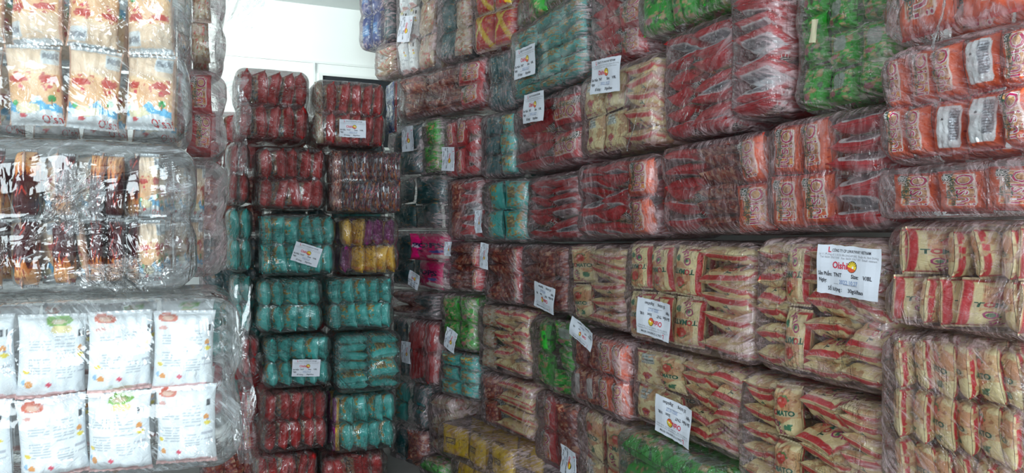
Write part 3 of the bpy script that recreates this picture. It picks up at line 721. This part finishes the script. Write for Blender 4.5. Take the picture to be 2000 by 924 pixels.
GE = 'shadowed bundles standing behind the far stack'
for k in range(6):  # extra bundles added to block the bright wall, so the gaps stay dark
    for c, (a, b) in enumerate(((388, 520), (524, 644), (648, 757))):
        t_ = 215 + 122 * k + (8 if c == 1 else 0)
        place_flat(4.78, a, b, t_, t_ + 121, ['rback', 'maroon', 'dteal', 'teal'][(k + c) % 4], 'V3x2:1', 'shadowed bundle deep in the dark gaps behind the front of the far stack', GE, D=.3, back_layer=False)
# ---- the long right-hand stack; rows from the top
R_ = place_wall
R_(696, 757, -50, 80, 'navy', 'F2x2:.7 V1x2@dteal:.3', 'navy blue packets at the far end of the top row, overhanging the white wall')
R_(726, 776, 82, 152, 'cream', 'E1x4:1', 'brownish cream bundle under creased film beside the white wall, below the navy one')
R_(759, 846, -60, 128, 'cream', 'F2x3@white:.5 F1x3@cream:.5', 'whitish bundle with a narrow paper label in the top row, beside the navy one', lab=[(795, 58, 24, 50, 100)])
R_(848, 912, -60, 118, 'teal', 'F1x3@dteal:.5 F1x3@cream:.5', 'grey teal bundle in top row, between whitish and red-yellow ones')
R_(914, 1000, -60, 100, 'redyel', 'F2x2:1', 'bright red and yellow packets in the top row')
R_(1003, 1142, -130, 14, 'green', 'F2x2:1', 'sliver of a green bundle above the large teal one in the top row')
R_(1002, 1143, 18, 178, 'teal', 'F3x6-s:1', 'large teal bundle with an upright paper label, high in the right-hand stack', lab=[(1041, 123, 38, 58, 3)], p=.03)
R_(1146, 1250, -60, 122, 'red', 'E1x7:.5 F1x3:.5', 'red bundle in top row between large teal bundle and cut-off green one')
R_(1253, 1440, -160, 48, 'green', 'F3x2:1', 'green bundle cut by the top edge of the picture above the tall red bundles', p=.04)
R_(768, 942, 122, 220, 'maroon', 'E2x5:.7 F1x2@red:.3', 'brownish pink bundle with diagonal creases in the second row, below the whitish one')
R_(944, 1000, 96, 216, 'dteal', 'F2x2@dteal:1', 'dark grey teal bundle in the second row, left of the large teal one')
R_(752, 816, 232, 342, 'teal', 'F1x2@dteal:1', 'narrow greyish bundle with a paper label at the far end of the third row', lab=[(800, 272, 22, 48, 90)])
R_(818, 856, 224, 340, 'green', 'F1x2:1', 'narrow green bundle near the far end of the third row')
R_(858, 930, 226, 344, 'red', 'F2x2:.6 E1x6:.4', 'red bundle with slanting paper label in third row, beside narrow green one', lab=[(879, 311, 25, 46, 95)])
R_(932, 1008, 216, 343, 'teal', 'F1x3@dteal:.5 F1x3:.5', 'teal and gold bundle in the third row, right of the red labelled one')
R_(1002, 1136, 182, 332, 'red', 'E1x6:.6 F1x2-s:.4', 'red bundle with an upright paper label directly below the large teal one', lab=[(1054, 211, 42, 57, 4)], p=.02)
R_(1134, 1288, 118, 296, 'tomato', 'F2x2-m:.6 E1x5:.4', 'cream and tomato bundle with a paper label high up between red bundles', lab=[(1200, 150, 58, 66, 6)], tail=[(1257, 262, 75, 22)], p=.03)
R_(1290, 1428, 40, 252, 'red', 'E1x7-m:.40 E1x7-m:.60', 'red bundle of flat-piled packets, left of the tall glossy red pile', p=.01)
R_(1430, 1535, -70, 234, 'red', 'E1x9-b:1', 'tall glossy red pile with silver-white backs, left of the big green bundle', p=.05)
R_(1538, 1742, -110, 208, 'green', 'F1x3:.30 F2x4-m:.70', 'big bright green bundle with small beige tag, top of right-hand stack', tag=[(1596, 62, 14, 44, 12, (.62, .56, .38))])
# fourth row
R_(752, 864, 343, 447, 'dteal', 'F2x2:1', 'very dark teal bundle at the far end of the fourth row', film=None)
R_(866, 932, 346, 466, 'red', 'F1x2@maroon:.4 E1x6-b:.6', 'red and silver pile glinting near far end of fourth row')
R_(934, 1022, 346, 472, 'teal', 'F2x2@teal:1', 'teal and gold bundle with a narrow label in the fourth row', lab=[(940, 433, 16, 44, 88)])
R_(1024, 1127, 336, 473, 'red', 'E1x6:.4 E1x6-m:.6', 'red bundle in the fourth row, right beside the teal and gold one')
R_(1129, 1278, 298, 470, 'red', 'E2x6-m:.62 F1x2@orange:.38', 'red bundle with pink packet fronts at its right end, fourth row', p=.02)
R_(1280, 1494, 262, 458, 'maroon', 'E1x6@red:.36 E1x6@maroon:.36 F1x2@orange:.28', 'brownish red bundle with bright orange packet at right end, fourth row')
R_(1496, 1740, 216, 450, 'red', 'F2x2@orange:.56 E1x6-b:.44', 'red bundle, face-on packets left and flat pile right, below big green bundle', p=.03, hi=True)
# fifth row
R_(752, 868, 450, 566, 'pink', 'F1x2@dteal:.4 F1x2:.6', 'bundle of bright magenta packets with dark letters, far end of fifth row', lab=[(812, 547, 22, 30, 15)])
R_(870, 936, 470, 578, 'maroon', 'E1x5:.7 F1x2@red:.3', 'brown red bundle with small high label, directly right of magenta one', lab=[(879, 486, 13, 28, 90)])
R_(938, 1010, 474, 604, 'maroon', 'E1x5:.8 F1x2@rback:.2', 'brown red bundle with tall curled label at its upper left, fifth row', lab=[(951, 500, 18, 50, 98)])
R_(1012, 1104, 476, 611, 'red', 'E1x6@maroon:.3 F2x2@maroon:.7', 'brown red bundle with paper label at its lower right, fifth row', lab=[(1068, 581, 42, 50, 186)])
R_(1106, 1222, 466, 636, 'tomato', 'F1x2:.35 E1x6:.65', 'cream and red tomato bundle without label in fifth row, left of wide one', p=.01)
R_(1224, 1478, 457, 692, 'tomato', 'F3x2-u:.62 E1x6:.38', 'wide tomato bundle with green upside-down lettering and a label below centre', lab=[(1296, 622, 66, 72, 183)], p=.03, hi=True)
R_(1481, 1748, 452, 742, 'tomato', 'E1x6:.22 F1x2-u:.20 E2x7:.58', 'tomato bundle with the largest, clearest white paper label at its upper right', lab=[(1686, 530, 126, 98, 3)], p=.04, hi=True)
# sixth row
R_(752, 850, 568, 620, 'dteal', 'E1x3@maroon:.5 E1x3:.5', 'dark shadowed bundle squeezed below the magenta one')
R_(852, 926, 563, 684, 'green', 'F2x2:1', 'dull green and gold bundle with a slanting label in the sixth row', lab=[(884, 664, 22, 42, 110)])
R_(928, 1028, 588, 728, 'tomato', 'F1x3@cream:.3 E2x5:.7', 'cream tomato bundle in the sixth row between two green ones')
R_(1030, 1120, 612, 772, 'green', 'F1x2:.5 F1x3-m:.5', 'green bundle with glinting foil in the sixth row, right of a cream one')
R_(1122, 1232, 652, 806, 'orange', 'F2x2-m@maroon:.5 F2x2@orange:.5', 'red and orange bundle with label on its top left corner, sixth row', lab=[(1157, 650, 46, 38, 195)], p=.04)
R_(1234, 1452, 694, 862, 'tomato', 'F2x2-m:.5 E2x5:.5', 'tomato bundle with a tilted label at its lower middle, above the green foil', lab=[(1330, 820, 68, 76, 185)], p=.02, hi=True)
R_(1455, 1748, 746, 1000, 'tomato', 'E1x6:.25 F1x2:.20 E2x6:.55', 'tomato bundle at the lower edge below the one with the largest label', p=.05, hi=True)
# seventh row
R_(752, 848, 622, 742, 'rback', 'F1x2@dteal:.35 V2x2:.65', 'narrow red striped bundle with a label near the far end of the seventh row', lab=[(797, 688, 18, 42, 90)])
R_(850, 928, 688, 790, 'teal', 'F2x3:1', 'teal and gold blobbed packets below the dull green bundle')
R_(930, 1036, 732, 862, 'tomato', 'F1x2@maroon:.3 E1x5@tomato:.7', 'cream and brown bundle above the yellow packets')
R_(1038, 1124, 776, 925, 'red', 'F1x2@red:.5 F1x2@maroon:.5', 'dark red bundle below the glinting green one')
R_(1126, 1240, 812, 1010, 'tomato', 'F2x2@tomato-m:1', 'tomato bundle with a label cut by the lower edge, left of the green foil', lab=[(1123, 902, 30, 56, 92)], p=.02)
R_(1236, 1440, 866, 1060, 'green', 'E2x3:1', 'bright green foil bundle at the bottom edge under the labelled tomato bundle', p=.10, film=M_FILM_B)
# bottom left corner of the long stack
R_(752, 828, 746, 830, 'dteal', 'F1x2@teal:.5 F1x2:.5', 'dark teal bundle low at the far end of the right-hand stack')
R_(830, 882, 765, 890, 'cream', 'E1x4:1', 'narrow cream bundle low at the far end, left of the yellow one')
R_(752, 830, 834, 960, 'maroon', 'F1x2@dteal:.5 F1x2:.5', 'brown bundle at the bottom edge beside the far stack')
R_(884, 1034, 822, 905, 'yellow', 'F3x1:1', 'yellow bundle near the bottom edge of the picture', p=.12)
R_(822, 882, 894, 1000, 'green', 'E1x3:1', 'small bright green bundle at the bottom edge, left of the yellow one', p=.06)
R_(886, 1036, 908, 1020, 'pink', 'F2x1@yellow:.6 F1x1@pink:.4', 'bundle with magenta and blue packets at the bottom edge under the yellow one', p=.05)
# nearest column
GN = 'wrapped snack bundles in the nearest column at the right edge'
R_(1752, 2070, -190, 62, 'orange', 'F2x1@orange:1', 'orange snack packets with large sideways lettering at the top of the nearest column', GN, p=.08, hi=True)
R_(1750, 2080, 66, 312, 'orange', 'F2x2@orange:.34 F3x2-m@orange:.66', 'bright red packets in two rows, some showing white backs, in the nearest column', GN, p=.09, hi=True, tail=[(1903, 40, 130, 4)])
R_(1750, 2080, 316, 424, 'orange', 'F3x1@orange:1', 'low bundle of orange packets lying sideways between the red ones and the tomato ones', GN, p=.08, hi=True)
R_(1752, 2080, 428, 652, 'tomato', 'V6x2-m:1', 'upper bundle of upright tomato packets in the nearest column', GN, p=.07, hi=True)
R_(1750, 2080, 656, 1010, 'tomato', 'V7x3-o:1', 'lower bundle of upright tomato packets in the nearest column, at the bottom right corner', GN, p=.09, hi=True)

build_all()
